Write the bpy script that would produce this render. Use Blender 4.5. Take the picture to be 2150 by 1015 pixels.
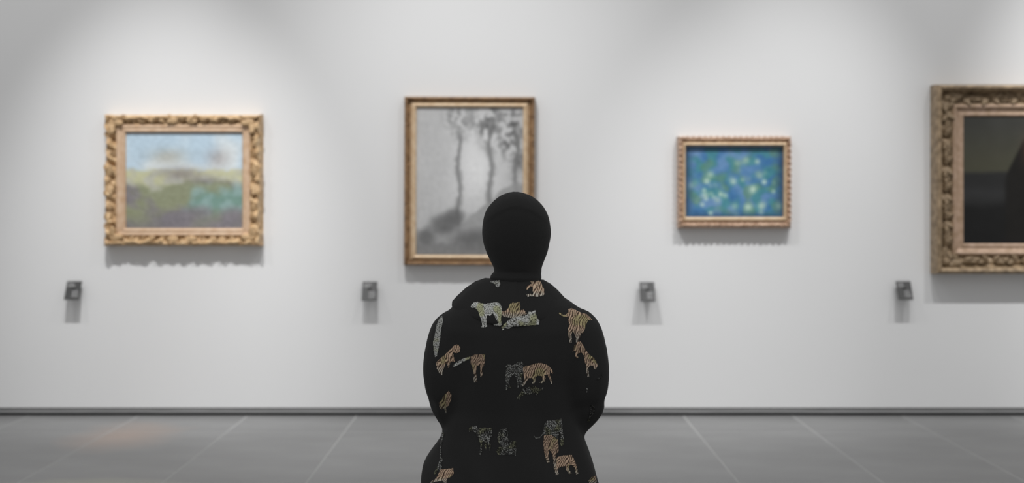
import bpy, bmesh, math, random
from mathutils import Vector, Matrix, noise
from mathutils.bvhtree import BVHTree

random.seed(7)
for o in list(bpy.data.objects):
    bpy.data.objects.remove(o)
S = bpy.context.scene
COL = S.collection
PI = math.pi

# ------------------------------------------------------------------ camera
F = 2687.0            # focal length in pixels of the 2150 wide frame
CX, HY, H = 1075.0, 438.0, 1.246
WALL = 7.68           # distance camera - picture wall
PD = 3.52             # distance camera - seated person
cam = bpy.data.objects.new('camera', bpy.data.cameras.new('camera'))
COL.objects.link(cam)
cam.data.sensor_width = 36.0
cam.data.lens = F / 2150.0 * 36.0
cam.data.shift_y = -(507.5 - HY) / 2150.0
cam.location = (0, 0, H)
cam.rotation_euler = (PI / 2, 0, 0)
cam.data.dof.use_dof = True
cam.data.dof.focus_distance = PD - 0.08
cam.data.dof.aperture_fstop = 2.4
S.camera = cam

def P(px, py, depth):
    return Vector(((px - CX) * depth / F, depth, H - (py - HY) * depth / F))

# ------------------------------------------------------------------ light
S.view_settings.view_transform = 'Standard'
S.view_settings.look = 'None'
S.view_settings.gamma = 1.0
S.view_settings.use_curve_mapping = False
S.view_settings.exposure = 0.06
world = bpy.data.worlds.new('gallery_air')
S.world = world
world.use_nodes = True
world.node_tree.nodes['Background'].inputs[0].default_value = (1.0, 1.0, 1.0, 1)
world.node_tree.nodes['Background'].inputs[1].default_value = 0.42

def spot(x_px, aim_px, aim_py, watts, ang=58, dist=2.84, z=5.36, rad=0.03, blend=1.0):
    ld = bpy.data.lights.new('track_or_fill_spot', 'SPOT')
    ld.energy = watts
    ld.spot_size = math.radians(ang)
    ld.spot_blend = blend
    ld.shadow_soft_size = rad
    ld.color = (1.0, 1.0, 1.0)
    o = bpy.data.objects.new('track_or_fill_spot', ld)
    COL.objects.link(o)
    o.location = ((x_px - CX) * WALL / F, WALL - dist, z)
    d = P(aim_px, aim_py, WALL) - o.location
    o.rotation_euler = d.to_track_quat('-Z', 'Y').to_euler()
    return o

SK = 47.0
spot(421, 335, 585, 14.43 * SK, 30)
spot(800, 1043, 690, 9.20 * SK, 48)
spot(1842, 1614, 554, 10.83 * SK, 31)
spot(2296, 2499, 484, 18.0 * SK, 40)
for x_ in (-3.6, -1.2, 1.2, 3.6):          # added wide fill spots, evening the wall and deepening the frame shadows
    spot(CX + x_ * 350, CX + x_ * 350, 438, 1.95 * SK, 120, 2.67, 5.11)

# ------------------------------------------------------------------ helpers
def lin(c):
    r = []
    for v in c[:3]:
        v = v / 255.0
        r.append(v / 12.92 if v <= 0.04045 else ((v + 0.055) / 1.055) ** 2.4)
    return tuple(r) + (1.0,)

def tag(o, label=None, cat=None, group=None, kind=None):
    if label: o['label'] = label
    if cat: o['category'] = cat
    if group: o['group'] = group
    if kind: o['kind'] = kind
    return o

def link(name, me, m=None, parent=None, loc=None):
    o = bpy.data.objects.new(name, me)
    COL.objects.link(o)
    if m is not None and me is not None:
        if not me.materials: me.materials.append(m)
    if parent is not None: o.parent = parent
    if loc is not None: o.location = loc
    return o

def mesh_from(verts, faces, smooth=True, name='mesh'):
    me = bpy.data.meshes.new(name)
    me.from_pydata([tuple(v) for v in verts], [], faces)
    me.update()
    if smooth:
        me.polygons.foreach_set('use_smooth', [True] * len(me.polygons))
    return me

def fix_normals(me):
    bm = bmesh.new(); bm.from_mesh(me)
    bmesh.ops.recalc_face_normals(bm, faces=bm.faces)
    bm.to_mesh(me); bm.free()
    return me

def box_mesh(x0, x1, y0, y1, z0, z1, bev=0.0, seg=2):
    bm = bmesh.new()
    bmesh.ops.create_cube(bm, size=1.0)
    for v in bm.verts:
        v.co = Vector((x0 + (v.co.x + .5) * (x1 - x0), y0 + (v.co.y + .5) * (y1 - y0), z0 + (v.co.z + .5) * (z1 - z0)))
    if bev:
        bmesh.ops.bevel(bm, geom=list(bm.edges), offset=bev, segments=seg, affect='EDGES', profile=0.6)
    me = bpy.data.meshes.new('box'); bm.to_mesh(me); bm.free()
    return me

def mat(name, col, rough=0.6, metal=0.0, noise_amt=0.0, nscale=8.0, bump=0.0, bscale=60.0, spec=0.5, stretch=(1, 1, 1), col2=None, attr=None, sheen=0.0):
    m = bpy.data.materials.new(name); m.use_nodes = True
    nt = m.node_tree; b = nt.nodes['Principled BSDF']
    b.inputs['Base Color'].default_value = col
    b.inputs['Roughness'].default_value = rough
    b.inputs['Metallic'].default_value = metal
    b.inputs['Specular IOR Level'].default_value = spec
    if sheen:
        b.inputs['Sheen Weight'].default_value = sheen
        b.inputs['Sheen Roughness'].default_value = 0.5
    tc = nt.nodes.new('ShaderNodeTexCoord')
    mp = nt.nodes.new('ShaderNodeMapping')
    mp.inputs['Scale'].default_value = stretch
    nt.links.new(tc.outputs['Object'], mp.inputs['Vector'])
    if attr:
        a = nt.nodes.new('ShaderNodeAttribute'); a.attribute_name = attr
        nt.links.new(a.outputs['Color'], b.inputs['Base Color'])
    elif noise_amt:
        n = nt.nodes.new('ShaderNodeTexNoise')
        n.inputs['Scale'].default_value = nscale
        n.inputs['Detail'].default_value = 6
        nt.links.new(mp.outputs[0], n.inputs['Vector'])
        r = nt.nodes.new('ShaderNodeValToRGB')
        c2 = col2 or tuple(min(1, c * (1 - noise_amt)) for c in col[:3]) + (1,)
        r.color_ramp.elements[0].position = 0.3; r.color_ramp.elements[0].color = c2
        r.color_ramp.elements[1].position = 0.7; r.color_ramp.elements[1].color = col
        nt.links.new(n.outputs['Fac'], r.inputs['Fac'])
        nt.links.new(r.outputs['Color'], b.inputs['Base Color'])
    if bump:
        n2 = nt.nodes.new('ShaderNodeTexNoise')
        n2.inputs['Scale'].default_value = bscale
        n2.inputs['Detail'].default_value = 4
        nt.links.new(mp.outputs[0], n2.inputs['Vector'])
        bp = nt.nodes.new('ShaderNodeBump')
        bp.inputs['Strength'].default_value = bump
        bp.inputs['Distance'].default_value = 0.004
        nt.links.new(n2.outputs['Fac'], bp.inputs['Height'])
        nt.links.new(bp.outputs['Normal'], b.inputs['Normal'])
    return m

def noi(x, y, z=0.0):
    return noise.noise(Vector((x, y, z)))

def sstep(a, b, x):
    t = max(0.0, min(1.0, (x - a) / (b - a)))
    return t * t * (3 - 2 * t)

def mix(a, b, t):
    return tuple(a[i] + (b[i] - a[i]) * t for i in range(3))

# ------------------------------------------------------------------ materials
M = {}
M['wall'] = mat('painted_plaster', (0.765, 0.765, 0.765, 1), 0.75, bump=0.05, bscale=180, noise_amt=0.02, nscale=1.2)
M['skirt'] = mat('brushed_metal', (0.34, 0.34, 0.34, 1), 0.5, 0.2, noise_amt=0.35, nscale=3, stretch=(1, 1, 20))
M['gap'] = mat('black_recess', (0.012, 0.012, 0.012, 1), 0.8)
M['grout'] = mat('pale_grout', (0.40, 0.40, 0.395, 1), 0.8, noise_amt=0.1, nscale=20)
M['slab'] = mat('grey_stone_slab', (0.252, 0.252, 0.252, 1), 0.42, noise_amt=0.22, nscale=2.2, bump=0.06, bscale=40, stretch=(0.7, 1.6, 1))
def tinted_slab():
    m = M['slab']; nt = m.node_tree; b = nt.nodes['Principled BSDF']
    src = b.inputs['Base Color'].links[0].from_socket
    g = nt.nodes.new('ShaderNodeNewGeometry')
    def blob(cx, cy, sx, sy):
        mp = nt.nodes.new('ShaderNodeMapping')
        mp.inputs['Location'].default_value = (-cx / sx, -cy / sy, 0)
        mp.inputs['Scale'].default_value = (1 / sx, 1 / sy, 0)
        nt.links.new(g.outputs['Position'], mp.inputs['Vector'])
        n = nt.nodes.new('ShaderNodeTexNoise'); n.inputs['Scale'].default_value = 3.0
        nt.links.new(g.outputs['Position'], n.inputs['Vector'])
        ln = nt.nodes.new('ShaderNodeVectorMath'); ln.operation = 'LENGTH'
        nt.links.new(mp.outputs[0], ln.inputs[0])
        ad = nt.nodes.new('ShaderNodeMath'); ad.operation = 'MULTIPLY_ADD'
        nt.links.new(n.outputs['Fac'], ad.inputs[0]); ad.inputs[1].default_value = 0.9
        nt.links.new(ln.outputs['Value'], ad.inputs[2])
        mr = nt.nodes.new('ShaderNodeMapRange')
        mr.inputs['From Min'].default_value = 1.5; mr.inputs['From Max'].default_value = 0.5
        nt.links.new(ad.outputs[0], mr.inputs['Value'])
        return mr.outputs[0]
    for (cx, cy, sx, sy, c) in ((-2.12, 7.0, .34, .55, (0.40, 0.27, 0.20, 1)), (-1.9, 5.75, .62, .16, (0.50, 0.48, 0.35, 1))):  # warm and yellowish patches tinted into the slab colour
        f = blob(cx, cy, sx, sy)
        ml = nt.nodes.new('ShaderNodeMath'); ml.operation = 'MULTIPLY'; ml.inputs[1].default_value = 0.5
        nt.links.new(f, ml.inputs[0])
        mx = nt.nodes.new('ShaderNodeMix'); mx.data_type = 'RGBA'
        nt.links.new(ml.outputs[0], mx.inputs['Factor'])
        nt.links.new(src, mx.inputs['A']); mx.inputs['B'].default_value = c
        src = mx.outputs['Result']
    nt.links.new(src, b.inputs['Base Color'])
tinted_slab()
def gold(name, c, c2, rough=0.45, metal=0.08):
    return mat(name, lin(c), rough, metal, noise_amt=0.4, nscale=26, col2=lin(c2), bump=0.35, bscale=160)
M['gold1'] = gold('worn_yellow_gilding', (214, 184, 142), (174, 138, 98))
M['gold1flat'] = gold('rosy_gilding', (214, 186, 158), (196, 162, 130))
M['gold2'] = gold('brown_bronze_gilding', (164, 132, 98), (112, 84, 58))
M['gold2light'] = gold('bright_gilding', (226, 202, 170), (204, 174, 138), 0.35)
M['gold3'] = gold('rosy_bronze_gilding', (202, 172, 148), (156, 124, 100))
M['gold4'] = gold('aged_bronze_gilding', (180, 156, 126), (112, 94, 70))
M['gold4light'] = gold('aged_rosy_gilding', (192, 164, 142), (158, 132, 106))
M['paint'] = mat('oil_paint', (1, 1, 1, 1), 0.55, attr='paint', bump=0.25, bscale=90)
M['varnish'] = mat('varnished_dark_paint', (1, 1, 1, 1), 0.4, attr='paint', bump=0.1, bscale=90, spec=0.3)
M['backing'] = mat('brown_backing_board', (0.10, 0.07, 0.045, 1), 0.8, noise_amt=0.3)
M['plaque'] = mat('black_label_plate', (0.022, 0.022, 0.022, 1), 0.5, noise_amt=0.2)
M['plaque_text'] = mat('pale_grey_print', (0.33, 0.33, 0.33, 1), 0.6)
M['bracket'] = mat('dark_bracket', (0.05, 0.05, 0.05, 1), 0.5, 0.3)
M['robe'] = mat('black_crepe_cloth', (0.034, 0.034, 0.034, 1), 0.85, bump=0.15, bscale=700, spec=0.12, sheen=0.03)
M['scarf'] = mat('black_jersey_scarf', (0.034, 0.034, 0.034, 1), 0.9, bump=0.15, bscale=600, spec=0.1, sheen=0.03)
M['print'] = mat('printed_ink', (1, 1, 1, 1), 0.85, attr='paint', spec=0.1)
M['skin'] = mat('skin', (0.50, 0.32, 0.23, 1), 0.5, noise_amt=0.08, nscale=30)
M['eye'] = mat('eye_white', (0.75, 0.73, 0.70, 1), 0.25)
M['iris'] = mat('dark_iris', (0.03, 0.018, 0.01, 1), 0.2)
M['shoe'] = mat('black_leather', (0.02, 0.02, 0.02, 1), 0.35)
M['bench'] = mat('dark_bench_upholstery', (0.03, 0.03, 0.032, 1), 0.5, bump=0.2, bscale=120)
M['benchleg'] = mat('dark_steel', (0.06, 0.06, 0.06, 1), 0.35, 0.8)

# ------------------------------------------------------------------ structure
wb = link('wall_back', box_mesh(-6.5, 6.5, WALL, WALL + 0.2, 0.049, 5.0), M['wall'])
tag(wb, 'pale grey gallery wall lit by soft pools of light', None, None, 'structure')
rc = link('trim_1', box_mesh(-6.5, 6.5, WALL + 0.022, WALL + 0.2, -0.02, 0.049), M['gap'])
tag(rc, 'black shadow gap recessed under the gallery wall', None, None, 'structure')
bb = link('baseboard_back', box_mesh(-6.5, 6.5, WALL + 0.001, WALL + 0.024, 0.017, 0.0395, 0.002), M['skirt'])
tag(bb, 'thin grey metal skirting strip along the foot of the wall', None, None, 'structure')

fl = link('floor', box_mesh(-6.5, 6.5, -2.0, WALL + 0.022, -0.05, -0.0012), M['grout'])
tag(fl, 'grey stone slab floor with fine pale joints', None, None, 'structure')
SW, SL = 0.655, 1.31
slab_me = {}
rows = [(WALL + 0.018 - 0.57, WALL + 0.018)]
y = WALL + 0.018 - 0.57
while y > -1.6:
    rows.append((y - SL, y)); y -= SL
for (ya, yb) in rows:
    ln_ = round(yb - ya, 3)
    if ln_ not in slab_me:
        slab_me[ln_] = box_mesh(0.004, SW - 0.004, 0.004, ln_ - 0.004, -0.03, 0.0, 0.0015, 1)
        slab_me[ln_].materials.append(M['slab'])
    x = -1.59 - 7 * SW
    while x < 6.0:
        s = link('floor_slab', slab_me[ln_], None, fl, (x, ya, 0))
        x += SW

# ------------------------------------------------------------------ carved pieces
def leaf_mesh(n=10, m=4, lobes=3, curl=0.5):
    """acanthus leaf: root at origin, grows along +X, domed out of -Y, unit length"""
    vs, fs = [], []
    for i in range(n + 1):
        t = i / n
        w = 0.42 * (math.sin(PI * min(1, t * 0.92 + 0.08)) ** 0.7) * (0.52 + 0.48 * abs(math.sin(PI * lobes * t)))
        if i == n: w = 0.05
        hgt = 0.10 + 0.20 * math.sin(PI * t * 0.8) + curl * t ** 3 * 0.4
        for j in range(-m // 2, m // 2 + 1):
            s = j / (m / 2)
            vs.append((t - 0.03 * abs(s), -hgt * (1 - 0.75 * s * s) + 0.09 * (1 if j == 0 else 0), w * s))
    k = m + 1
    for i in range(n):
        for j in range(m):
            fs.append((i * k + j, i * k + j + 1, (i + 1) * k + j + 1, (i + 1) * k + j))
    # close underside with a skirt down to y = 0
    base = len(vs)
    rim = [i * k for i in range(n + 1)] + [n * k + j for j in range(1, m + 1)] + [i * k + m for i in range(n - 1, -1, -1)] + [j for j in range(m - 1, 0, -1)]
    for r in rim:
        v = vs[r]; vs.append((v[0], 0.08, v[2] * 0.85))
    L = len(rim)
    for i in range(L):
        a, b2 = rim[i], rim[(i + 1) % L]
        fs.append((a, base + i, base + (i + 1) % L, b2))
    return fix_normals(mesh_from(vs, fs))

def scroll_mesh(turns=1.35, n=26, m=6, r0=0.5, tube=0.11):
    """C scroll: flat spiral tube lying in XZ plane, raised out of -Y"""
    vs, fs = [], []
    for i in range(n + 1):
        t = i / n
        a = t * turns * 2 * PI
        r = r0 * (1 - 0.72 * t)
        c = Vector((r * math.cos(a), -0.06 - 0.14 * t, r * math.sin(a)))
        rad = tube * (0.55 + 0.6 * math.sin(PI * min(1, t * 0.8 + .15)))
        out = Vector((math.cos(a), 0, math.sin(a)))
        for j in range(m):
            b = 2 * PI * j / m
            vs.append(c + out * rad * math.cos(b) + Vector((0, -1, 0)) * rad * 1.3 * math.sin(b))
    for i in range(n):
        for j in range(m):
            fs.append((i * m + j, i * m + (j + 1) % m, (i + 1) * m + (j + 1) % m, (i + 1) * m + j))
    fs.append(tuple(range(m))[::-1]); fs.append(tuple(n * m + j for j in range(m)))
    return fix_normals(mesh_from(vs, fs))

def rosette_mesh(petals=6, n=36, m=5):
    vs, fs = [], []
    for i in range(m + 1):
        t = i / m
        for j in range(n):
            a = 2 * PI * j / n
            r = 0.5 * t * (0.75 + 0.25 * abs(math.cos(a * petals / 2)))
            h = 0.26 * math.cos(t * PI * 0.5) * (1.0 if t > 0.3 else 0.8) + (0.06 * abs(math.cos(a * petals / 2)) if t > 0.2 else 0.08)
            if i == m: h = -0.06
            vs.append((r * math.cos(a), -h, r * math.sin(a)))
    for i in range(m):
        for j in range(n):
            fs.append((i * n + j, i * n + (j + 1) % n, (i + 1) * n + (j + 1) % n, (i + 1) * n + j))
    return fix_normals(mesh_from(vs, fs))

ORN = {}
for key in ('gold1', 'gold3', 'gold4'):
    for nm, fn in (('leaf', leaf_mesh), ('scroll', scroll_mesh), ('rosette', rosette_mesh)):
        me = fn(); me.materials.append(M[key]); ORN[key, nm] = me

# ------------------------------------------------------------------ frames
def rail_mesh(L, w, wl, wr, prof, relief=None, edge=None, nu=140, sub=3):
    """rail running along +X (0..L), d grows inward along -Z, height out of the wall along -Y.
    wl/wr: widths of the neighbouring rails, for the mitres"""
    pts = []
    for k in range(len(prof) - 1):
        (d0, h0), (d1, h1) = prof[k], prof[k + 1]
        for q in range(sub):
            t = q / sub
            pts.append((d0 + (d1 - d0) * t, h0 + (h1 - h0) * t))
    pts.append(prof[-1])
    vs, fs = [], []
    K = len(pts)
    for i in range(nu + 1):
        s = i / nu
        for (d, h) in pts:
            u = d * wl + s * (L - d * wl - d * wr)
            hh = h
            off = 0.0
            if h > 0.001:
                if relief: hh = h + relief(u, d, L)
                if edge and d < 0.5: off = edge(u, L) * (1 - d / 0.5)
            vs.append((u, -hh, -(d * w + off)))
    for i in range(nu):
        for k in range(K - 1):
            fs.append((i * K + k, i * K + k + 1, (i + 1) * K + k + 1, (i + 1) * K + k))
    return fix_normals(mesh_from(vs, fs))

def canvas_mesh(w, h, fn, nx=150):
    nz = max(8, int(nx * h / w))
    vs, fs, cs = [], [], []
    for j in range(nz + 1):
        for i in range(nx + 1):
            fx, fy = i / nx, j / nz
            vs.append((fx * w - w / 2, 0, h / 2 - fy * h))
            cs.append(lin([max(0, min(255, c)) for c in fn(fx, fy)]))
    k = nx + 1
    for j in range(nz):
        for i in range(nx):
            fs.append((j * k + i, (j + 1) * k + i, (j + 1) * k + i + 1, j * k + i + 1))
    me = mesh_from(vs, fs)
    a = me.color_attributes.new('paint', 'FLOAT_COLOR', 'POINT')
    a.data.foreach_set('color', [c for v in cs for c in v])
    return me

def framed(outer, inner, depth, sunk, label, prof, relief, edge, m_rail, canvas_fn, canvas_m, rough_slip=None, roll=0.0):
    """outer/inner: pixel rectangles x0,x1,y0,y1 measured at the front of the frame"""
    D = WALL - depth * 1.1
    k = D / F
    x0, x1, y0, y1 = outer
    a0, a1, b0, b1 = inner
    W, Ht = (x1 - x0) * k, (y1 - y0) * k
    c = P((x0 + x1) / 2, (y0 + y1) / 2, D); c.y = WALL
    root = link('framed_painting', None)
    root.location = c
    root.rotation_euler = (0, roll, 0)
    root.scale = (1, 1.38, 1)
    tag(root, label, 'painting', 'framed paintings hung along the gallery wall')
    wl, wr, wt, wb_ = (a0 - x0) * k, (x1 - a1) * k, (b0 - y0) * k, (y1 - b1) * k
    rails = []
    spec = [  # length, own width, width at start mitre, width at end mitre, position, rotation about Y
        (W, wt, wl, wr, (-W / 2, 0, Ht / 2), 0.0),
        (Ht, wr, wt, wb_, (W / 2, 0, Ht / 2), PI / 2),
        (W, wb_, wr, wl, (W / 2, 0, -Ht / 2), PI),
        (Ht, wl, wb_, wt, (-W / 2, 0, -Ht / 2), -PI / 2)]
    for (L, w, s0, s1, loc, ry) in spec:
        me = rail_mesh(L, w, s0, s1, prof, relief, edge)
        o = link('frame_rail', me, m_rail, root, loc)
        o.rotation_euler = (0, ry, 0)
        rails.append((o, L, w))
    # canvas sunk behind the sight edge
    cw, ch = W - wl - wr + 0.012, Ht - wt - wb_ + 0.012
    cv = link('canvas', canvas_mesh(cw, ch, canvas_fn), canvas_m, root)
    cv.location = ((wl - wr) / 2, -sunk, (wb_ - wt) / 2)
    bk = link('backing_board', box_mesh(-cw / 2, cw / 2, -sunk + .004, -0.001, -ch / 2, ch / 2), M['backing'], root)
    bk.location = cv.location.copy(); bk.location.y = 0
    return root, rails, (W, Ht, wl, wr, wt, wb_)

def orn(rail, kind, key, u, d, h, size, ang, name, flip=1, flat=1.0):
    o = link(name, ORN[key, kind], None, rail)
    o.location = (u, -h, -d)
    o.rotation_euler = (0, ang, 0)
    o.scale = (size, size * flat, size * flip)
    return o

# --- slip mouldings (smooth inner gilt strips) -------------------------------------------
def slip(root, dims, out_f, m, prof):
    """a mitred smooth strip just inside the carved border; out_f = fraction of rail width where it starts"""
    W, Ht, wl, wr, wt, wb_ = dims
    f = out_f
    X0, X1, Z1, Z0 = -W / 2 + wl * f, W / 2 - wr * f, Ht / 2 - wt * f, -Ht / 2 + wb_ * f
    g = 1 - f
    spec = [(X1 - X0, wt * g, wl * g, wr * g, (X0, 0, Z1), 0.0), (Z1 - Z0, wr * g, wt * g, wb_ * g, (X1, 0, Z1), PI / 2),
            (X1 - X0, wb_ * g, wr * g, wl * g, (X1, 0, Z0), PI), (Z1 - Z0, wl * g, wb_ * g, wt * g, (X0, 0, Z0), -PI / 2)]
    for (L, w, s0, s1, loc, ry) in spec:
        o = link('inner_moulding', rail_mesh(L, w, s0, s1, prof, nu=12, sub=2), m, root, loc)
        o.rotation_euler = (0, ry, 0)

# --- picture surfaces: plain generic stand-ins in the photo's colours -------------------
def pic_land(fx, fy):
    n1 = noi(fx * 4, fy * 4, 1.0); n2 = noi(fx * 11, fy * 11, 5.0); n3 = noi(fx * 26, fy * 26, 9.0)
    sky = mix((176, 196, 210), (205, 212, 214), sstep(-.2, .5, n1))
    band = mix((186, 186, 152), (172, 172, 158), sstep(-.3, .4, n2))
    low = mix((134, 138, 112), (122, 118, 120), sstep(-.25, .3, n1 + .4 * n2))
    water = mix((112, 142, 132), (128, 154, 150), sstep(-.3, .3, n2))
    c = mix(sky, band, sstep(.36, .41, fy + .03 * n2 + .02 * n3))
    ed = .52 + .05 * math.sin(fx * 7) + .06 * n2
    c = mix(c, low, sstep(ed - .05, ed + .05, fy))
    wm = sstep(.44, .62, fx + .12 * n2 + .08 * n1) * sstep(.50, .64, fy + .08 * n1 + .05 * n2) * (1 - sstep(.74, .92, fy + .16 * n1))
    c = mix(c, water, wm)
    c = mix(c, (116, 112, 118), .8 * sstep(.78, .95, fy + .12 * n1))
    c = mix(c, (128, 122, 122), .75 * math.exp(-(((fx - .47) / .16) ** 2 + ((fy - .43) / .07) ** 2)))
    c = mix(c, (150, 142, 140), .6 * math.exp(-(((fx - .78) / .10) ** 2 + ((fy - .27) / .10) ** 2)))
    c = mix(c, (160, 156, 142), .6 * math.exp(-(((fx - .36) / .16) ** 2 + ((fy - .25) / .08) ** 2)))
    return tuple(v * 1.04 + 9 * n3 + 6 * n2 for v in c)

def pic_trees(fx, fy):
    n1 = noi(fx * 3, fy * 4, 2.0); n2 = noi(fx * 9, fy * 12, 4.0); n3 = noi(fx * 24, fy * 30, 7.0)
    v = 172 + 36 * math.exp(-(((fx - .57) / .25) ** 2 + ((fy - .40) / .3) ** 2)) + 8 * n1
    for (tx, tw, top) in ((.40, .024, .12), (.69, .026, .05), (.93, .022, .1)):
        cx_ = tx + .012 * math.sin(fy * 19 + tx * 9)
        w = tw * (1 + .7 * n3 + .5 * n2)
        v += (104 - v) * .75 * math.exp(-((fx - cx_) / max(.008, w)) ** 2) * sstep(top, top + .1, fy) * (1 - sstep(.84, .9, fy))
    for (bx, by, rx, ry, a) in ((.38, .08, .12, .11, .6), (.68, .1, .16, .13, .75), (.88, .16, .15, .18, .8), (.95, .36, .08, .1, .5)):
        g = math.exp(-((fx - bx) / rx) ** 2 - ((fy - by) / ry) ** 2)
        v += (104 - v) * a * g * max(0, .65 + 1.5 * n2 + 1.5 * n3)
    hill = .80 - .30 * sstep(.30, .95, fx) + .04 * n2
    v += (138 - v) * .8 * sstep(hill, hill + .03, fy)
    for (bx, by, rx, ry) in ((.26, .79, .13, .07), (.36, .74, .10, .06), (.10, .88, .08, .06), (.55, .90, .2, .08)):
        g = math.exp(-(((fx - bx) / rx) ** 2 + ((fy - by) / ry) ** 2) ** 2)
        v += (92 - v) * .85 * g
    v += (112 - v) * .8 * sstep(.88, .94, fy + .03 * n2)
    v = v * 1.10 + 7 * n3
    return (v, v, v)

random.seed(21)
DOTS = [(random.uniform(.06, .96), random.betavariate(2.2, 1.5) * .9 + .05, random.uniform(.018, .042), random.random() ** 1.4) for _ in range(42)]
def pic_blue(fx, fy):
    n1 = noi(fx * 4, fy * 3.2, 3.0); n2 = noi(fx * 9, fy * 7, 6.0); n3 = noi(fx * 20, fy * 16, 8.0)
    c = mix((56, 112, 162), (104, 142, 184), sstep(-.3, .4, n1))
    c = mix(c, (62, 132, 140), .85 * sstep(-.15, .35, n2))
    c = mix(c, (92, 138, 112), .7 * sstep(.02, .4, noi(fx * 7, fy * 6, 14.0)))
    edge = min(fx, 1 - fx, fy * .8 + .02, (1 - fy))
    c = mix((40, 74, 108), c, sstep(-.02, .13, edge))
    for (x, y_, r, k) in DOTS:
        g = math.exp(-((fx - x) / r) ** 2 - ((fy - y_) * .75 / r) ** 2)
        tgt = mix((150, 180, 160), (196, 220, 204), k)
        c = mix(c, tgt, g * (.35 + .6 * k))
    return tuple(v + 10 * n3 for v in c)

def pic_dark(fx, fy):
    n1 = noi(fx * 4, fy * 4, 3.0); n2 = noi(fx * 10, fy * 10, 6.0)
    c = mix((62, 62, 58), (72, 71, 58), sstep(.0, .42, fy))
    c = mix(c, (40, 40, 40), sstep(.42, .47, fy + .02 * n2))
    c = mix(c, (56, 56, 57), .6 * math.exp(-((fy - .60) / .06) ** 2) * (1 - fx))
    c = mix(c, (22, 22, 22), sstep(.66, .74, fy + .02 * n1))
    top = .18 + 2.2 * max(0, abs(fx - .53) - .10) ** 1.0
    m_ = sstep(top - .02, top + .05, fy) * (1 - sstep(.20, .25, abs(fx - .53)))
    c = mix(c, (25, 23, 21), m_)
    c = mix(c, (96, 66, 50), .55 * math.exp(-(((fx - .47) / .05) ** 2 + ((fy - .27) / .12) ** 2)))
    return tuple(v + 3 * n2 for v in c)

# --- 1: broad carved frame with scrolls
def relief1(u, d, L):
    if d < .02 or d > .60: return 0.0
    wv = math.sin(PI * (d - .02) / .58)
    return wv * (.008 * math.sin(2 * PI * (u / .075 + .8 * d)) + .016 * noi(u * 26, d * 5, L) + .007 * noi(u * 60, d * 12, L + 3))
def edge1(u, L):
    s = u / L
    k = abs(math.sin(PI * 2 * s))              # valleys between corner and centre cartouches
    return .010 * k * k + .008 * noi(u * 30, 0.3, L) + .002
prof1 = [(0, 0), (0, .030), (.03, .048), (.12, .062), (.24, .056), (.36, .040), (.46, .036), (.56, .044), (.62, .044)]
root, rails, dims = framed((218, 549, 240, 517), (263, 508, 279, 480), .055, .031,
    'small river landscape in a broad gold frame with carved scrolls, leftmost painting',
    prof1, relief1, edge1, M['gold1'], pic_land, M['paint'])
# the carved rails stop at 62 % of the width; a plain band follows
for o, L, w in rails: pass
slip(root, dims, .58, M['gold1flat'], [(0, .010), (0, .046), (.12, .049), (.60, .043), (.72, .046), (.84, .043), (1, .037), (1, .020)])
random.seed(3)
for (o, L, w) in rails:
    for sgn, uc in ((1, 0.0), (-1, L)):
        cdir = 0 if sgn > 0 else PI
        orn(o, 'rosette', 'gold1', uc + sgn * .050, .050, .050, .034, 0, 'carved_rosette')
        orn(o, 'leaf', 'gold1', uc + sgn * .042, .036, .052, .078, cdir + sgn * .30, 'carved_leaf', sgn, .5)
        orn(o, 'leaf', 'gold1', uc + sgn * .060, .058, .046, .062, cdir - sgn * .15, 'carved_leaf', sgn, .5)
        orn(o, 'scroll', 'gold1', uc + sgn * .118, .022, .046, .040, sgn * .4, 'carved_scroll', sgn, .9)
        orn(o, 'scroll', 'gold1', L / 2 + sgn * .075, .020, .046, .042, PI / 2, 'carved_scroll', sgn, .9)
        orn(o, 'leaf', 'gold1', L / 2 + sgn * .026, .030, .052, .066, cdir + sgn * .25, 'carved_leaf', -sgn, .45)
        orn(o, 'leaf', 'gold1', L / 2 + sgn * .030, .048, .044, .056, cdir - sgn * .12, 'carved_leaf', sgn, .45)
        q = .150
        while q < L / 2 - .14:                # small leaves running between the cartouches
            orn(o, 'leaf', 'gold1', uc + sgn * q, .030 + random.uniform(-.004, .008), .050, random.uniform(.036, .054), cdir + random.uniform(-.5, .5), 'carved_leaf', random.choice((1, -1)), .5)
            orn(o, 'scroll', 'gold1', uc + sgn * (q + .026), .046 + random.uniform(-.006, .006), .042, random.uniform(.026, .034), random.uniform(0, 6), 'carved_scroll', random.choice((1, -1)), .8)
            q += .058
    orn(o, 'rosette', 'gold1', L / 2, .024, .050, .046, .3, 'carved_rosette')
    orn(o, 'leaf', 'gold1', L / 2, .038, .044, .034, -PI / 2, 'carved_leaf', 1, .6)

# --- 2: tall frame with fine carved border and bright inner cove
def relief2(u, d, L):
    if d < .02 or d > .58: return 0.0
    wv = math.sin(PI * (d - .02) / .56)
    return wv * (.0035 * math.sin(2 * PI * (u / .022 + 1.5 * abs(d - .3))) + .004 * noi(u * 60, d * 8, L))
prof2 = [(0, 0), (0, .034), (.06, .048), (.18, .054), (.30, .048), (.40, .036), (.50, .032)]
root, rails, dims = framed((848, 1123, 203, 558), (874, 1098, 226, 536), .05, .033,
    'tall misty grey tree picture in a narrow bronze frame behind the seated person',
    prof2, relief2, None, M['gold2'], pic_trees, M['paint'], roll=0.004)
slip(root, dims, .50, M['gold2light'], [(0, .008), (0, .034), (.12, .036), (.34, .043), (.58, .048), (.80, .045), (.94, .040), (1, .037), (1, .015)])

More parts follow.
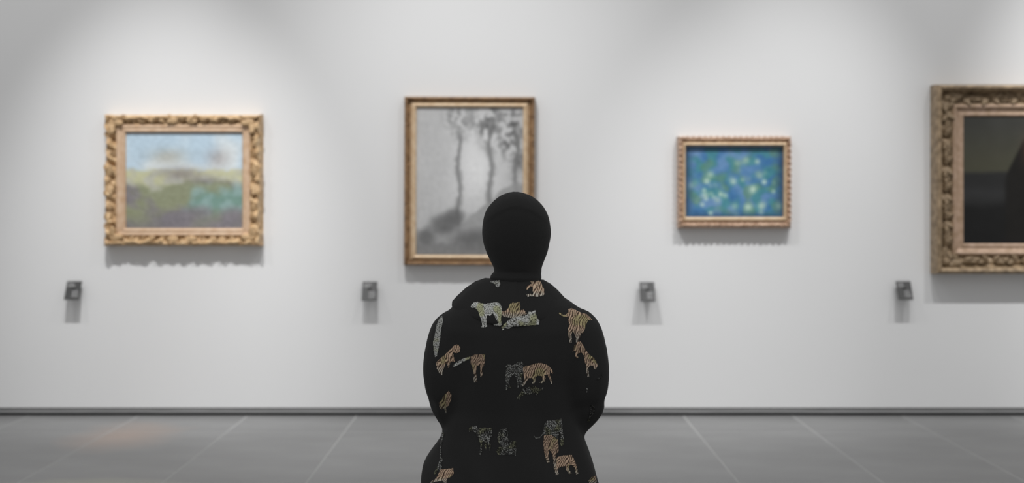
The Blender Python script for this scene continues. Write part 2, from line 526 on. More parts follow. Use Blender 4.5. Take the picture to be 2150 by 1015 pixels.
# --- 3: small frame with leaf-tip border
def relief3(u, d, L):
    if d < .02 or d > .6: return 0.0
    wv = math.sin(PI * (d - .02) / .58)
    return wv * (.004 * math.sin(2 * PI * u / .036) + .005 * noi(u * 50, d * 7, L))
def edge3(u, L):
    return .0035 * abs(math.sin(PI * u / .034)) + .002 * noi(u * 30, .2, L)
prof3 = [(0, 0), (0, .030), (.08, .046), (.25, .055), (.42, .050), (.55, .042), (.64, .042)]
root, rails, dims = framed((1424, 1662, 286, 480), (1440, 1645, 307, 456), .055, .031,
    'small blue picture dotted with pale flecks in a compact gilt frame',
    prof3, relief3, edge3, M['gold3'], pic_blue, M['paint'])
slip(root, dims, .58, M['gold2light'], [(0, .008), (0, .042), (.2, .046), (.45, .054), (.68, .054), (.88, .046), (1, .039), (1, .015)])
for (o, L, w) in rails:
    n = int(round(L / .036))
    for i in range(n):
        u = L * (i + .5) / n
        if .02 < u < L - .02:
            orn(o, 'leaf', 'gold3', u, w * .52, .046, min(.034, w * .55), -PI / 2 if False else PI / 2 * -1, 'carved_leaf', 1, .4)

# --- 4: deep heavy frame at the right edge
def relief4(u, d, L):
    r = 0.0
    if .02 < d < .2: r += .0015 * math.sin(2 * PI * u / .014)
    if .22 < d < .60:
        wv = math.sin(PI * (d - .22) / .38)
        r += wv * (.010 * math.sin(2 * PI * u / .085) + .014 * noi(u * 24, d * 8, L) + .006 * noi(u * 60, d * 16, L))
    return r
prof4 = [(0, 0), (0, .055), (.04, .082), (.12, .088), (.19, .080), (.23, .052), (.30, .034), (.42, .038), (.55, .034), (.60, .046), (.66, .050)]
root, rails, dims = framed((1964, 2390, 177, 576), (2028, 2324, 244, 512), .085, .035,
    'large dark picture in a deep bronze frame cut off by the right edge',
    prof4, relief4, None, M['gold4'], pic_dark, M['varnish'])
slip(root, dims, .62, M['gold4light'], [(0, .010), (0, .050), (.14, .056), (.32, .052), (.42, .042), (.70, .041), (.80, .044), (1, .039), (1, .015)])
for (o, L, w) in rails:
    n = int(round((L - 2 * w * .4) / .085))
    for i in range(n):
        u = w * .4 + (L - 2 * w * .4) * (i + .5) / n
        sg = 1 if i % 2 else -1
        for (du, dd, sz, an) in ((-.030, -.03, .062, .75), (-.020, .06, .056, -.45), (.012, .0, .050, .1)):
            orn(o, 'leaf', 'gold4', u + sg * du, w * (.40 + dd), .040, sz * random.uniform(.85, 1.15), (0 if sg > 0 else PI) + sg * an + random.uniform(-.25, .25), 'carved_leaf', sg, 1.0)
        orn(o, 'scroll', 'gold4', u + sg * .030, w * .46, .040, .038, i * 1.3, 'carved_scroll', sg, 1.4)
    for sgn, uc in ((1, w * .40), (-1, L - w * .40)):
        orn(o, 'leaf', 'gold4', uc, w * .36, .044, .09, 0 if sgn > 0 else PI, 'carved_leaf', sgn, .6)
    orn(o, 'rosette', 'gold4', w * .40, w * .40, .044, .075, 0, 'carved_rosette')

# ------------------------------------------------------------------ wall labels
def plaque(px, py0, py1, label, rows_):
    """angled black label plate: top edge near the wall, bottom edge standing off"""
    yt, yb = WALL - 0.026, WALL - 0.086
    zt = H - (py0 - HY) * yt / F; zb = H - (py1 - HY) * yb / F
    w = 31.0 * WALL / F
    root = link('label_plaque', None)
    root.location = ((px - CX) * WALL / F, WALL, (zt + zb) / 2)
    tag(root, label, 'label', 'label plates beside the paintings')
    up = Vector((0, yt - yb, zt - zb)); ln_ = up.length
    rot = (-math.atan2(yt - yb, zt - zb), 0, 0)
    pl = link('plate', box_mesh(-w / 2, w / 2, -.002, .002, -ln_ / 2, ln_ / 2, .0008, 1), M['plaque'], root, (0, (yt + yb) / 2 - WALL, 0))
    pl.rotation_euler = rot
    vs, fs = [], []
    for (x0, x1, z0, z1) in rows_:
        q = len(vs)
        a, b2 = -w / 2 + x0 * w, -w / 2 + x1 * w
        c, d = ln_ / 2 - z0 * ln_, ln_ / 2 - z1 * ln_
        for (X, Y, Z) in ((a, -.0024, c), (b2, -.0024, c), (b2, -.0024, d), (a, -.0024, d)): vs.append((X, Y, Z))
        fs.append((q + 3, q + 2, q + 1, q))
    t = link('printed_text', mesh_from(vs, fs, False), M['plaque_text'], pl)
    t['kind'] = 'stuff'
    br = link('bracket', box_mesh(-.012, .012, -.055, 0, -.012, .012, .002, 1), M['bracket'], root, (0, 0, .006))

def text_rows(seed, big):
    r = random.Random(seed); out = []
    for i in range(3): out.append((.10, .10 + r.uniform(.35, .52), .10 + i * .085, .10 + i * .085 + .035))
    for i in range(5): out.append((.46, .46 + r.uniform(.36, .48), .52 + i * .075, .52 + i * .075 + .03))
    return out
plaque(160, 591, 630, 'black angled label plate left of and below the carved gold frame', text_rows(1, 1))
plaque(778, 592, 632, 'black angled label plate below left of the tall grey picture', text_rows(2, 1))
plaque(1357, 593, 634, 'black angled label plate below left of the small blue picture', text_rows(3, 1))
plaque(1893, 591, 630, 'black angled label plate left of the large dark picture', text_rows(4, 1))

# ------------------------------------------------------------------ the seated person
person = link('person', None)
person.location = (0.0, PD, 0)
tag(person, 'person seated with back turned, black headscarf and black robe printed with big cats', 'person')

def Q(px, py):                     # pixel -> person-local x, z in the plane of the back
    return ((px - CX) * PD / F, H - (py - HY) * PD / F)

def loft(secs, n=40, closed=True):
    """secs: list of (cx, cy, z, rx_left, rx_right, ry_back, ry_front, power)"""
    vs, fs = [], []
    for (cx, cy, z, rl, rr, rb, rf, p) in secs:
        for j in range(n):
            a = 2 * PI * j / n
            c, s = math.cos(a), math.sin(a)
            x = abs(c) ** (2 / p) * (rr if c > 0 else -rl)
            y_ = abs(s) ** (2 / p) * (rf if s > 0 else -rb)
            vs.append(Vector((cx + x, cy + y_, z)))
    for i in range(len(secs) - 1):
        for j in range(n):
            fs.append((i * n + j, i * n + (j + 1) % n, (i + 1) * n + (j + 1) % n, (i + 1) * n + j))
    if closed:
        fs.append(tuple(range(n))[::-1])
        k = (len(secs) - 1) * n
        fs.append(tuple(k + j for j in range(n)))
    return vs, fs

def tube(pts, n=16):
    """closed chain of spheres-and-cones: pts = [(x,y,z,r)], smooth interpolation"""
    dense = []
    for i in range(len(pts) - 1):
        p0 = pts[max(0, i - 1)]; p1 = pts[i]; p2 = pts[i + 1]; p3 = pts[min(len(pts) - 1, i + 2)]
        for q in range(6):
            t = q / 6
            dense.append([0.5 * ((2 * p1[k]) + (-p0[k] + p2[k]) * t + (2 * p0[k] - 5 * p1[k] + 4 * p2[k] - p3[k]) * t * t + (-p0[k] + 3 * p1[k] - 3 * p2[k] + p3[k]) * t ** 3) for k in range(4)])
    dense.append(list(pts[-1]))
    C = [Vector(d[:3]) for d in dense]; R = [d[3] for d in dense]
    t0 = (C[1] - C[0]).normalized(); t1 = (C[-1] - C[-2]).normalized()
    ring = []
    for a in (80, 55, 28):
        ring.append((C[0] - t0 * R[0] * math.sin(math.radians(a)), R[0] * math.cos(math.radians(a)), t0))
    for i in range(len(C)):
        tg = (C[min(i + 1, len(C) - 1)] - C[max(0, i - 1)]).normalized()
        ring.append((C[i], R[i], tg))
    for a in (28, 55, 80):
        ring.append((C[-1] + t1 * R[-1] * math.sin(math.radians(a)), R[-1] * math.cos(math.radians(a)), t1))
    up = Vector((0, 0, 1)) if abs(t0.z) < .9 else Vector((1, 0, 0))
    vs, fs = [], []
    u = (up - t0 * up.dot(t0)).normalized()
    for (c, r, tg) in ring:
        u = (u - tg * u.dot(tg)).normalized(); v = tg.cross(u)
        for j in range(n):
            a = 2 * PI * j / n
            vs.append(c + u * r * math.cos(a) + v * r * math.sin(a))
    for i in range(len(ring) - 1):
        for j in range(n):
            fs.append((i * n + j, i * n + (j + 1) % n, (i + 1) * n + (j + 1) % n, (i + 1) * n + j))
    fs.append(tuple(range(n))[::-1]); k = (len(ring) - 1) * n
    fs.append(tuple(k + j for j in range(n)))
    return vs, fs

def ellipsoid(c, r, n=20, m=12):
    vs, fs = [], []
    for i in range(1, m):
        a = PI * i / m
        for j in range(n):
            b = 2 * PI * j / n
            vs.append(Vector((c[0] + r[0] * math.sin(a) * math.cos(b), c[1] + r[1] * math.sin(a) * math.sin(b), c[2] + r[2] * math.cos(a))))
    for i in range(m - 2):
        for j in range(n):
            fs.append((i * n + j, (i + 1) * n + j, (i + 1) * n + (j + 1) % n, i * n + (j + 1) % n))
    fs.append(tuple(range(n))); k = (m - 2) * n
    fs.append(tuple(k + j for j in range(n))[::-1])
    return vs, fs

def fuse(solids, voxel, smooth_it=6, factor=0.5):
    V, Fc = [], []
    for (vs, fs) in solids:
        k = len(V); V += vs; Fc += [tuple(i + k for i in f) for f in fs]
    me = fix_each(V, Fc)
    o = bpy.data.objects.new('tmp', me); COL.objects.link(o)
    r = o.modifiers.new('r', 'REMESH'); r.mode = 'VOXEL'; r.voxel_size = voxel
    if smooth_it:
        s = o.modifiers.new('s', 'SMOOTH'); s.iterations = smooth_it; s.factor = factor
    dg = bpy.context.evaluated_depsgraph_get()
    out = bpy.data.meshes.new_from_object(o.evaluated_get(dg))
    bpy.data.objects.remove(o)
    out.polygons.foreach_set('use_smooth', [True] * len(out.polygons))
    return out

def fix_each(V, Fc):
    return fix_normals(mesh_from(V, Fc))

# --- robe: torso, sleeves and skirt fused into one cloth surface
AX = 0.012
def secw(py, l, r, cy, rb, rf, p=2.3):
    xl, z = Q(l, py); xr, _ = Q(r, py)
    return (AX, cy, z, AX - xl, xr - AX, rb, rf, p)
torso = [
    (AX, .03, .425, .250, .236, .17, .20, 2.6),
    (AX, .03, .445, .258, .244, .18, .21, 2.6),
    secw(1015, 880, 1255, .03, .175, .20, 2.4),
    secw(980, 890, 1247, .03, .165, .18, 2.3),
    secw(945, 906, 1237, .025, .150, .16, 2.2),
    secw(905, 927, 1222, .02, .135, .14, 2.2),
    secw(860, 945, 1208, .01, .125, .125, 2.2),
    secw(800, 950, 1205, .0, .122, .12, 2.3),
    secw(740, 938, 1222, -.005, .122, .118, 2.4),
    secw(690, 930, 1236, -.005, .118, .112, 2.5),
    secw(664, 935, 1230, -.002, .108, .104, 2.5),
    secw(644, 948, 1212, .0, .095, .095, 2.4),
    secw(628, 972, 1190, .005, .080, .080, 2.2),
    secw(612, 1008, 1160, .010, .066, .066, 2.0),
    secw(598, 1036, 1138, .012, .056, .056, 2.0),
]
def arm(sx, dx=0.0):
    return [(AX + sx * .150, .0, .912, .060), (AX + sx * .168 + dx, -.002, .900, .070), (AX + sx * .176 + dx, .0, .84, .078), (AX + sx * .177 + dx, .008, .78, .080),
            (AX + sx * .170 + dx, .025, .715, .076), (AX + sx * .150, .065, .665, .068), (AX + sx * .115, .15, .645, .058), (AX + sx * .075, .24, .635, .052), (AX + sx * .055, .285, .632, .050)]
robe_solids = [loft(torso), tube(arm(-1, .0)), tube(arm(1, .0))]
for sx in (-1, 1):
    robe_solids.append(tube([(AX + sx * .09, .02, .52, .115), (AX + sx * .10, .18, .525, .10), (AX + sx * .11, .36, .53, .085), (AX + sx * .115, .45, .50, .08)]))
# skirt hanging from the lap to the ankles
robe_solids.append(loft([(AX, .44, .14, .20, .20, .10, .09, 2.4), (AX, .44, .30, .195, .195, .10, .09, 2.4), (AX, .43, .47, .19, .19, .12, .09, 2.4), (AX, .40, .56, .17, .17, .12, .08, 2.4)]))
robe_solids.append(loft([(AX, .22, .44, .19, .19, .2, .22, 3.0), (AX, .22, .52, .19, .19, .2, .22, 3.0), (AX, .22, .575, .15, .15, .2, .2, 2.4)]))
robe_me = fuse(robe_solids, .0075, 8, .5)
# soft gathers and creases
robe_me.update()
nrm = [v.normal.copy() for v in robe_me.vertices]
for v, n_ in zip(robe_me.vertices, nrm):
    x, y_, z = v.co
    d = .0035 * noi(x * 9, y_ * 9, z * 5) + .0018 * noi(x * 26, y_ * 26, z * 9)
    low = 1 - sstep(.62, .82, z)
    d += low * .0045 * math.sin(46 * (x + .35 * (z - .6)) + 2.2 * noi(x * 7, y_ * 5, z * 4))
    crease = math.exp(-((z - (.70 + .25 * (abs(x - AX) - .18))) / .02) ** 2) * sstep(.13, .18, abs(x - AX))
    d -= .006 * crease * (.6 + noi(x * 20, y_ * 20, z * 20))
    v.co += n_ * d
    if y_ < .235 and v.co.z < .4255: v.co.z = .4255
robe_me.update()
robe = link('robe', robe_me, M['robe'], person)
tag(robe, 'loose black robe printed with tigers and leopards')

# --- wide folded collar over the shoulders
def collar():
    n = 96
    vs, fs = [], []
    prof = [  # t, puff
        (0.0, -.010), (0.0, .004), (.10, .012), (.25, .016), (.45, .014), (.65, .010), (.85, .006), (.97, .003), (1.0, -.002), (.99, -.008)]
    K = len(prof)
    for j in range(n):
        a = 2 * PI * j / n
        c, s = math.cos(a), math.sin(a)
        n_in = Vector((AX + (.050 if c > 0 else .052) * c, .012 + (.055 if s > 0 else .058) * s, Q(0, 594)[1] + .004 * noi(c * 2, s * 2, 3)))
        side = abs(c)
        ex = .142 * (1 if c > 0 else 1.26)
        zo = Q(0, 638)[1] - .045 * max(0, -s) ** 1.2 - .05 * max(0, s)
        n_out = Vector((AX + ex * c, .004 + (.128 if s < 0 else .112) * s, zo + .006 * noi(c * 3, s * 3, 9)))
        rad = Vector((c, s, 0))
        for (t, pf) in prof:
            p = n_in.lerp(n_out, t)
            # convex drape: high near the neck, then falling
            bulge = .012 * math.sin(PI * t) * (1.3 if c < 0 else .7)
            p = p + Vector((0, 0, 1)) * (pf + bulge) + rad * pf * .6 * t
            vs.append(p)
    for j in range(n):
        for k in range(K):
            fs.append((j * K + k, ((j + 1) % n) * K + k, ((j + 1) % n) * K + (k + 1) % K, j * K + (k + 1) % K))
    return fix_normals(mesh_from(vs, fs))
collar_me = collar()
collar_o = link('collar', collar_me, M['robe'], person)
tag(collar_o, 'wide black collar folded over the shoulders')

# --- headscarf
def scarf():
    rowsl = [(604, 1037, 1138, .062, .062, .014), (598, 1034, 1138, .064, .062, .014), (590, 1030, 1137, .068, .064, .013), (583, 1029, 1137, .069, .064, .012), (577, 1032, 1136.5, .066, .063, .012), (571, 1037, 1137, .064, .066, .012),
             (562, 1036, 1138, .072, .080, .014), (548, 1029, 1143, .084, .094, .018), (530, 1021, 1150, .096, .104, .02), (512, 1015, 1154, .104, .109, .02), (492, 1012, 1157, .110, .112, .02),
             (472, 1013, 1155.5, .112, .112, .02), (455, 1016, 1152, .110, .110, .02), (440, 1022, 1145, .103, .104, .02), (428, 1030.5, 1136, .092, .094, .02), (418, 1041, 1125, .077, .080, .02), (410, 1053, 1112, .056, .06, .02), (405, 1067, 1097, .032, .035, .02), (403, 1078, 1086, .01, .012, .02)]
    # densify with Catmull-Rom
    dense = []
    for i in range(len(rowsl) - 1):
        p0 = rowsl[max(0, i - 1)]; p1 = rowsl[i]; p2 = rowsl[i + 1]; p3 = rowsl[min(len(rowsl) - 1, i + 2)]
        for q in range(4):
            t = q / 4
            dense.append([0.5 * ((2 * p1[k]) + (-p0[k] + p2[k]) * t + (2 * p0[k] - 5 * p1[k] + 4 * p2[k] - p3[k]) * t * t + (-p0[k] + 3 * p1[k] - 3 * p2[k] + p3[k]) * t ** 3) for k in range(6)])
    dense.append(list(rowsl[-1]))
    n = 88
    vs, fs = [], []
    for (py, l, r, rb, rf, cy) in dense:
        xl, z = Q(l, py); xr, _ = Q(r, py)
        cx, hw = (xl + xr) / 2, (xr - xl) / 2
        for j in range(n):
            a = 2 * PI * j / n
            c, s = math.cos(a), math.sin(a)
            yy = cy + s * (rf if s > 0 else rb)
            k = 1.0
            # edge of the wrapped layer: an arc over the crown, proud of the cap beneath
            arc = (z - 1.235) + 1.9 * (c * c) * .03
            if s < 0.3: k += .040 * sstep(-.004, .006, arc - .022 + .010 * (-s)) * (1 - abs(c) ** 8)
            vs.append(Vector((cx + hw * c * (1 + (k - 1) * .2), cy + (yy - cy) * k, z + .0012 * noi(c * 4, s * 4, z * 40))))
    R = len(dense)
    ez = Q(0, 512)[1]
    for i in range(R - 1):
        for j in range(n):
            a = 2 * PI * (j + .5) / n
            z = (vs[i * n].z + vs[(i + 1) * n].z) / 2
            xx = (vs[i * n + j].x - AX)
            if math.sin(a) > 0 and (xx / .060) ** 2 + ((z - ez) / .088) ** 2 < 1: continue
            fs.append((i * n + j, i * n + (j + 1) % n, (i + 1) * n + (j + 1) % n, (i + 1) * n + j))
    fs.append(tuple((R - 1) * n + j for j in range(n)))
    me = fix_normals(mesh_from(vs, fs))
    return me
sc = link('headscarf', scarf(), M['scarf'], person)
tag(sc, 'close black headscarf wrapped around head and neck')
so = sc.modifiers.new('thickness', 'SOLIDIFY'); so.thickness = .0035; so.offset = -1

# --- body: one continuous mesh under the clothes
ZS = .011
hz = 1.168
body = [
    ellipsoid((AX, .018, hz + .015), (.074, .094, .092)),                 # skull
    ellipsoid((AX, .048, hz - .055), (.052, .056, .052)),                 # jaw
    ellipsoid((AX, .088, hz - .088), (.020, .016, .016)),                 # chin
    tube([(AX, .104, hz + .012, .008), (AX, .116, hz - .012, .010), (AX, .121, hz - .026, .0125)], 10),   # nose
    ellipsoid((AX - .011, .113, hz - .030), (.008, .009, .007)), ellipsoid((AX + .011, .113, hz - .030), (.008, .009, .007)),
    ellipsoid((AX, .103, hz - .052), (.022, .008, .0055)), ellipsoid((AX, .102, hz - .062), (.019, .008, .006)),   # lips
    ellipsoid((AX - .034, .080, hz - .022), (.022, .022, .020)), ellipsoid((AX + .034, .080, hz - .022), (.022, .022, .020)),   # cheeks
    ellipsoid((AX - .028, .098, hz + .022), (.022, .012, .007)), ellipsoid((AX + .028, .098, hz + .022), (.022, .012, .007)),   # brows
    ellipsoid((AX - .076, .012, hz - .005), (.008, .018, .030)), ellipsoid((AX + .076, .012, hz - .005), (.008, .018, .030)),   # ears
    tube([(AX, .018, hz - .06, .050), (AX, .012, 1.06, .048), (AX, .005, 1.0, .055)], 16),
    loft([(AX, .03, .445, .16, .16, .12, .12, 2.2), (AX, .03, .55, .165, .165, .12, .12, 2.2), (AX, .02, .66, .125, .125, .095, .10, 2.2), (AX, .0, .80, .135, .135, .09, .095, 2.2), (AX, -.002, .92, .15, .15, .08, .085, 2.3), (AX, .004, .97, .10, .10, .06, .06, 2.0), (AX, .008, 1.01, .05, .05, .045, .045, 2.0)]),
]
for sx in (-1, 1):
    body.append(tube([(AX + sx * .145, 0, .915, .050), (AX + sx * .172, .0, .82, .044), (AX + sx * .168, .02, .715, .040), (AX + sx * .14, .085, .66, .037), (AX + sx * .095, .20, .64, .031), (AX + sx * .060, .295, .634, .025), (AX + sx * .050, .325, .630, .024)], 14))
    # palm and five fingers resting on the lap
    body.append(tube([(AX + sx * .053, .310, .632, .023), (AX + sx * .040, .350, .627, .025), (AX + sx * .034, .372, .624, .024)], 12))
    for q, (fx, ln_) in enumerate(((-.030, .062), (-.011, .072), (.009, .066), (.028, .052))):
        bx_, by_ = AX + sx * .036 + fx, .384 - abs(q - 1.2) * .004
        body.append(tube([(bx_, by_ - .02, .626, .0095), (bx_ - sx * .004, by_ + ln_ * .35, .627, .0088), (bx_ - sx * .010, by_ + ln_ * .72, .620, .0082), (bx_ - sx * .014, by_ + ln_, .608, .0072)], 10))
    body.append(tube([(AX + sx * .040 - sx * .012, .335, .630, .012), (AX + sx * .012, .362, .632, .011), (AX + sx * .004, .392, .628, .009)], 10))
    # legs
    body.append(tube([(AX + sx * .085, .03, .52, .088), (AX + sx * .10, .22, .525, .078), (AX + sx * .105, .40, .52, .060), (AX + sx * .105, .445, .47, .054), (AX + sx * .105, .44, .34, .050), (AX + sx * .105, .43, .20, .036), (AX + sx * .105, .43, .10, .033)], 16))
    body.append(tube([(AX + sx * .105, .41, .055, .030), (AX + sx * .107, .48, .045, .030), (AX + sx * .110, .56, .035, .024), (AX + sx * .112, .60, .032, .018)], 12))
body_me = fuse(body, .0045, 3, .5)
bo = link('body', body_me, M['skin'], person)
for sx in (-1, 1):
    e = link('eye', mesh_from(*ellipsoid((0, 0, 0), (.0115, .0115, .0115), 16, 10)), M['eye'], person, (AX + sx * .028, .0915, hz + .006))
    ir = link('iris', mesh_from(*ellipsoid((0, .0085, 0), (.0052, .0036, .0052), 14, 8)), M['iris'], e)
    br = link('eyebrow', mesh_from(*tube([(AX + sx * .014, .1095, hz + .025, .0022), (AX + sx * .028, .1085, hz + .030, .0026), (AX + sx * .042, .101, hz + .027, .0018)], 8)), M['iris'], person)
    sh = fuse([tube([(AX + sx * .105, .395, .048, .042), (AX + sx * .107, .46, .046, .042), (AX + sx * .110, .55, .040, .040), (AX + sx * .112, .60, .036, .032)], 14),
               loft([(AX + sx * .108, .50, .004, .040, .040, .135, .135, 2.6), (AX + sx * .108, .50, .02, .042, .042, .138, .138, 2.6)], 24)], .006, 3)
    link('shoe', sh, M['shoe'], person)

# --- bench below the frame
bench = link('bench', None); bench.location = (0.0, PD + .02, 0)
tag(bench, 'low dark upholstered bench under the seated person', 'bench')
link('seat', box_mesh(-.62, .62, -.20, .20, .335, .424, .02, 3), M['bench'], bench)
link('seat_frame', box_mesh(-.60, .60, -.185, .185, .300, .335, .004, 1), M['benchleg'], bench)
for sx in (-1, 1):
    for sy in (-1, 1):
        link('leg', box_mesh(sx * .56 - .02, sx * .56 + .02, sy * .155 - .02, sy * .155 + .02, 0, .300, .003, 1), M['benchleg'], bench)

# ------------------------------------------------------------------ printed cats on the cloth
ZA = lambda x, y_: (860 + x / 3.173, 390 + y_ / 3.173)
ZB = lambda x, y_: (860 + x / 3.2227, 700 + y_ / 3.2227)
ZC = lambda x, y_: (980 + x / 3.9036, 570 + y_ / 3.9036)
ZI = lambda x, y_: (x, y_)
PR = [
 ('leopard', ZC, 1.0, [35,295,40,275,60,258,90,250,110,262,150,268,200,262,240,255,272,265,285,295,290,330,285,360,280,395,288,440,270,450,235,447,218,440,225,432,250,432,262,425,240,390,225,360,212,345,195,365,165,362,165,400,167,455,150,460,145,410,143,460,122,462,128,440,118,390,105,360,95,330,80,310,65,298,45,302]),
 ('tiger', ZC, 1.0, [285,330,320,325,345,300,355,268,380,258,405,262,430,250,435,275,440,295,430,320,470,318,480,335,490,350,455,365,420,375,380,385,340,380,300,372,288,350]),
 ('leopard', ZC, .95, [285,460,300,440,330,415,350,395,390,380,450,370,495,360,505,332,530,335,560,320,565,350,575,385,595,405,590,440,550,442,500,445,440,448,380,450,350,470,330,472,310,460,305,480,290,485]),
 ('tiger', ZC, 1.1, [515,70,560,72,600,82,620,120,635,160,635,195,600,208,560,210,520,205,500,212,490,195,515,187,545,190,540,160,535,130,520,125,500,150,487,155,490,130,505,112,530,108]),
 ('leopard', ZC, .8, [190,88,230,80,270,78,275,110,260,135,240,130,235,110,210,97]),
 ('tiger', ZC, 1.0, [755,340,770,345,790,360,815,355,830,335,830,312,860,305,900,325,940,345,975,350,1005,375,1025,398,990,405,975,440,965,480,950,515,935,500,930,520,925,545,905,585,890,580,895,550,880,510,865,490,855,520,860,560,855,588,838,585,840,560,828,520,828,480,840,440,830,400,832,372,800,377,770,362,757,352]),
 ('tiger', ZC, .95, [905,580,930,572,950,600,970,640,1000,680,1040,710,1060,740,1070,775,1055,805,1040,795,1030,770,1005,775,995,800,1000,840,1003,862,988,866,982,830,978,780,965,730,960,690,940,665,915,672,900,685,915,705,900,712,888,690,893,665,878,650,862,662,875,640,880,610]),
 ('leopard', ZC, .6, [322,770,340,765,380,770,420,745,462,738,462,790,460,840,450,870,455,920,445,955,435,940,430,880,425,955,412,955,410,870,380,850,360,870,345,900,350,940,365,960,345,955,335,910,333,980,323,975,320,900,318,850,322,800]),
 ('tiger', ZC, .95, [462,790,480,775,520,772,560,755,610,752,650,762,675,780,695,800,708,830,700,845,680,810,680,850,695,890,700,925,690,925,680,890,660,850,630,850,645,870,640,900,615,918,597,912,620,895,615,860,580,855,560,870,562,900,548,925,535,918,548,900,535,875,510,875,490,900,475,930,460,945,455,935,475,890,465,850]),
 ('leopard', ZB, .5, [725,430,740,420,755,400,760,375,800,365,850,360,880,380,905,365,895,385,870,395,870,415,855,420,840,405,810,415,780,415,755,425,745,450,730,450]),
 ('tiger', ZB, 1.0, [300,85,325,75,345,95,340,125,320,135,295,130,300,165,308,195,290,190,275,195,265,235,255,235,260,205,245,205,235,230,225,255,222,285,205,275,185,240,182,200,200,180,235,150,265,120,285,105]),
 ('leopard', ZB, .95, [295,215,330,190,370,170,410,158,405,175,370,190,340,210,300,228]),
 ('tiger', ZB, .85, [415,160,440,145,510,142,510,180,505,215,490,240,495,290,480,295,478,250,480,215,455,220,450,260,455,300,460,330,435,335,432,310,440,290,428,240,415,200]),
 ('tiger', ZB, .8, [265,390,285,420,280,450,265,490,250,500,250,545,240,520,230,505,215,520,205,500,200,470,225,440,240,410]),
 ('leopard', ZI, .8, [922,672,928,664,931,672,927,690,925,710,922,728,918,748,914,750,911,735,910,718,914,700,917,685]),
 ('leopard', ZB, .5, [1195,370,1205,375,1203,400,1195,402]),
 ('leopard', ZB, .28, [1225,485,1250,490,1252,530,1232,560,1215,600,1200,600,1215,560,1222,520]),
 ('leopard', ZB, .3, [1265,305,1288,300,1300,272,1304,290,1292,310,1270,318]),
 ('leopard', ZB, .55, [400,655,410,635,450,628,470,645,510,640,555,645,558,690,545,720,550,770,545,800,535,770,525,730,520,790,510,780,505,730,490,740,490,800,482,825,470,820,480,790,478,750,465,720,455,690,440,670,415,660,405,670]),
 ('leopard', ZB, .5, [595,700,605,670,620,650,665,645,668,680,665,710,675,735,720,730,722,830,690,820,650,825,600,825,590,800,600,775,640,765,610,755,598,730]),
 ('leopard', ZB, .62, [840,695,850,705,880,700,900,680,905,650,910,620,930,590,975,592,1025,580,1030,620,1035,670,1042,710,1040,760,1020,765,1018,740,1022,700,1010,670,1005,700,995,720,985,700,960,688,930,688,908,688,880,712,850,715]),
 ('tiger', ZB, .85, [910,690,960,690,1000,720,1008,770,1005,800,985,830,985,880,995,915,975,915,972,870,968,830,955,800,940,790,938,830,945,875,930,882,920,850,908,800,905,740]),
 ('tiger', ZB, .95, [995,840,1040,828,1095,825,1110,850,1125,890,1140,950,1125,958,1115,910,1095,890,1075,900,1080,930,1095,950,1080,955,1060,930,1055,900,1020,905,1000,920,1008,958,988,962,982,930,975,910,990,880]),
 ('leopard', ZB, .6, [222,670,238,680,225,720,215,780,218,840,225,860,215,880,220,910,205,935,195,915,180,950,165,965,170,940,190,900,205,860,207,800,212,740,217,700]),
 ('tiger', ZB, 1.0, [200,950,215,920,260,920,295,915,300,950,280,975,255,985,250,1015,235,1015,225,1000,180,1005,150,1015,140,1010,180,985]),
 ('tiger', ZB, .8, [1210,1000,1230,975,1258,965,1262,1015,1215,1015]),
]
dg = bpy.context.evaluated_depsgraph_get()
def bvh(me): return BVHTree.FromPolygons([v.co.copy() for v in me.vertices], [tuple(p.vertices) for p in me.polygons])
TREES = [(robe, bvh(robe_me)), (collar_o, bvh(collar_me))]
ORG = Vector((0, -PD, H))
def hit(px, py):
    d = (P(px, py, 1.0) - Vector((0, 0, H))).normalized()
    best = None
    for (o, t) in TREES:
        loc, n_, i, ds = t.ray_cast(ORG, d)
        if loc is not None and (best is None or ds < best[0]):
            if n_.dot(d) > 0: n_ = -n_
            best = (ds, loc, n_, o)
    return best
def inside(poly, x, y_):
    r = False; j = len(poly) - 1
    for i in range(len(poly)):
        xi, yi = poly[i]; xj, yj = poly[j]
        if (yi > y_) != (yj > y_) and x < (xj - xi) * (y_ - yi) / (yj - yi) + xi: r = not r
        j = i
    return r
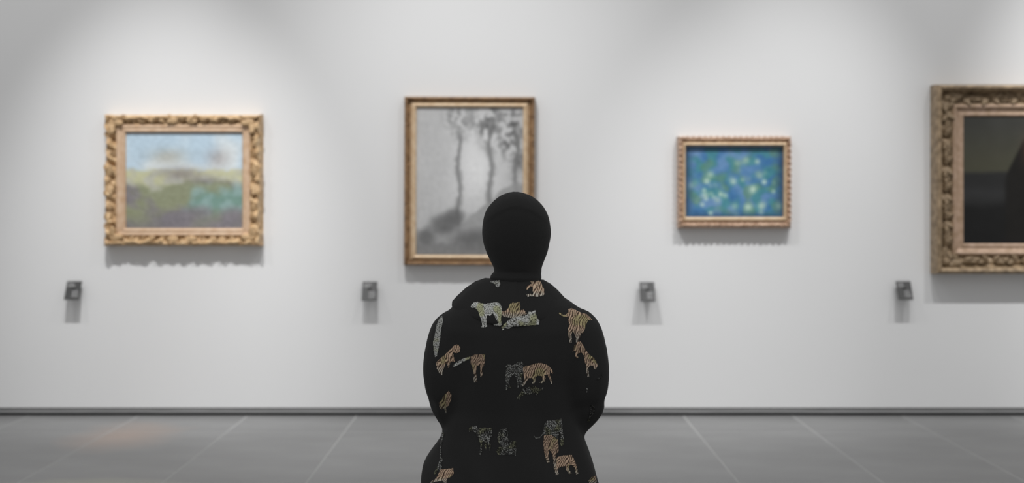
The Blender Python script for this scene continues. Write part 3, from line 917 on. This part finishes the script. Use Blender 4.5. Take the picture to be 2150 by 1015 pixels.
def cat_color(kind, x, y_, seed, dim, ymin, ymax, xmin, xmax):
    n1 = noi(x * .05, y_ * .05, seed); n3 = noi(x * .7, y_ * .7, seed + 5)
    t = (y_ - ymin) / max(1, ymax - ymin)
    ang = 1.2 * math.sin(seed * 5.1)
    xr, yr = x * math.cos(ang * .5) + y_ * math.sin(ang * .5), y_
    if kind == 'tiger':
        base = mix((232, 200, 172), (210, 196, 150), sstep(.05, .45, n1))
        base = mix(base, (224, 218, 204), sstep(.55, .95, t))
        w = math.sin(1.45 * (xr + .25 * yr) + 6.0 * noi(x * .13, y_ * .08, seed + 2)) + .7 * noi(x * .5, y_ * .22, seed + 8)
        dark = sstep(-.25, .45, w)
        c = mix(base, (52, 40, 34), .80 * dark)
    else:
        base = mix((232, 234, 230), (206, 208, 156), sstep(.05, .38, n1) * .75)
        sp = noi(x * .55, y_ * .55, seed + 3) + .35 * n3
        dark = sstep(.04, .30, sp)
        c = mix(base, (52, 50, 44), .85 * dark)
    c = tuple(v * (1 + .22 * n3) for v in c)
    if kind == 'leopard' and dim < .7: dim = min(1, dim * (.30 + 1.05 * sstep(-.15, .35, noi(x * .5, y_ * .5, seed + 21))))
    return mix((26, 26, 26), c, dim)
def make_print(idx, kind, zf, dim, flat, step=0.9):
    poly = [zf(flat[i], flat[i + 1]) for i in range(0, len(flat), 2)]
    x0 = min(p[0] for p in poly); x1 = max(p[0] for p in poly); y0 = min(p[1] for p in poly); y1 = max(p[1] for p in poly)
    nx, ny = int((x1 - x0) / step) + 2, int((y1 - y0) / step) + 2
    ids, vs, cs, fs, own = {}, [], [], [], {}
    def vid(i, j):
        if (i, j) in ids: return ids[i, j]
        px, py = x0 + i * step, y0 + j * step
        h = hit(px, py)
        if h is None: ids[i, j] = None; return None
        vs.append(h[1] + h[2] * .0011)
        own[h[3].name] = own.get(h[3].name, 0) + 1
        cs.append(lin([max(0, min(255, c)) for c in cat_color(kind, px, py, idx * 3.7, dim, y0, y1, x0, x1)]))
        ids[i, j] = len(vs) - 1
        return ids[i, j]
    for j in range(ny):
        for i in range(nx):
            if not inside(poly, x0 + (i + .5) * step, y0 + (j + .5) * step): continue
            q = [vid(i, j), vid(i, j + 1), vid(i + 1, j + 1), vid(i + 1, j)]
            if None in q: continue
            ys = [vs[k].y for k in q]
            if max(ys) - min(ys) > .02: continue
            fs.append(tuple(q))
    if not fs: return
    me = mesh_from(vs, fs)
    a = me.color_attributes.new('paint', 'FLOAT_COLOR', 'POINT')
    a.data.foreach_set('color', [c for v in cs for c in v])
    owner = bpy.data.objects[max(own, key=own.get)]
    o = link(kind + '_print', me, M['print'], owner)
    o['label'] = 'faint grey leopard print' if (kind == 'leopard' and dim < .7) else ('pale spotted leopard print' if kind == 'leopard' else 'tan striped tiger print')
for idx, (kind, zf, dim, flat) in enumerate(PR):
    make_print(idx, kind, zf, dim, flat)
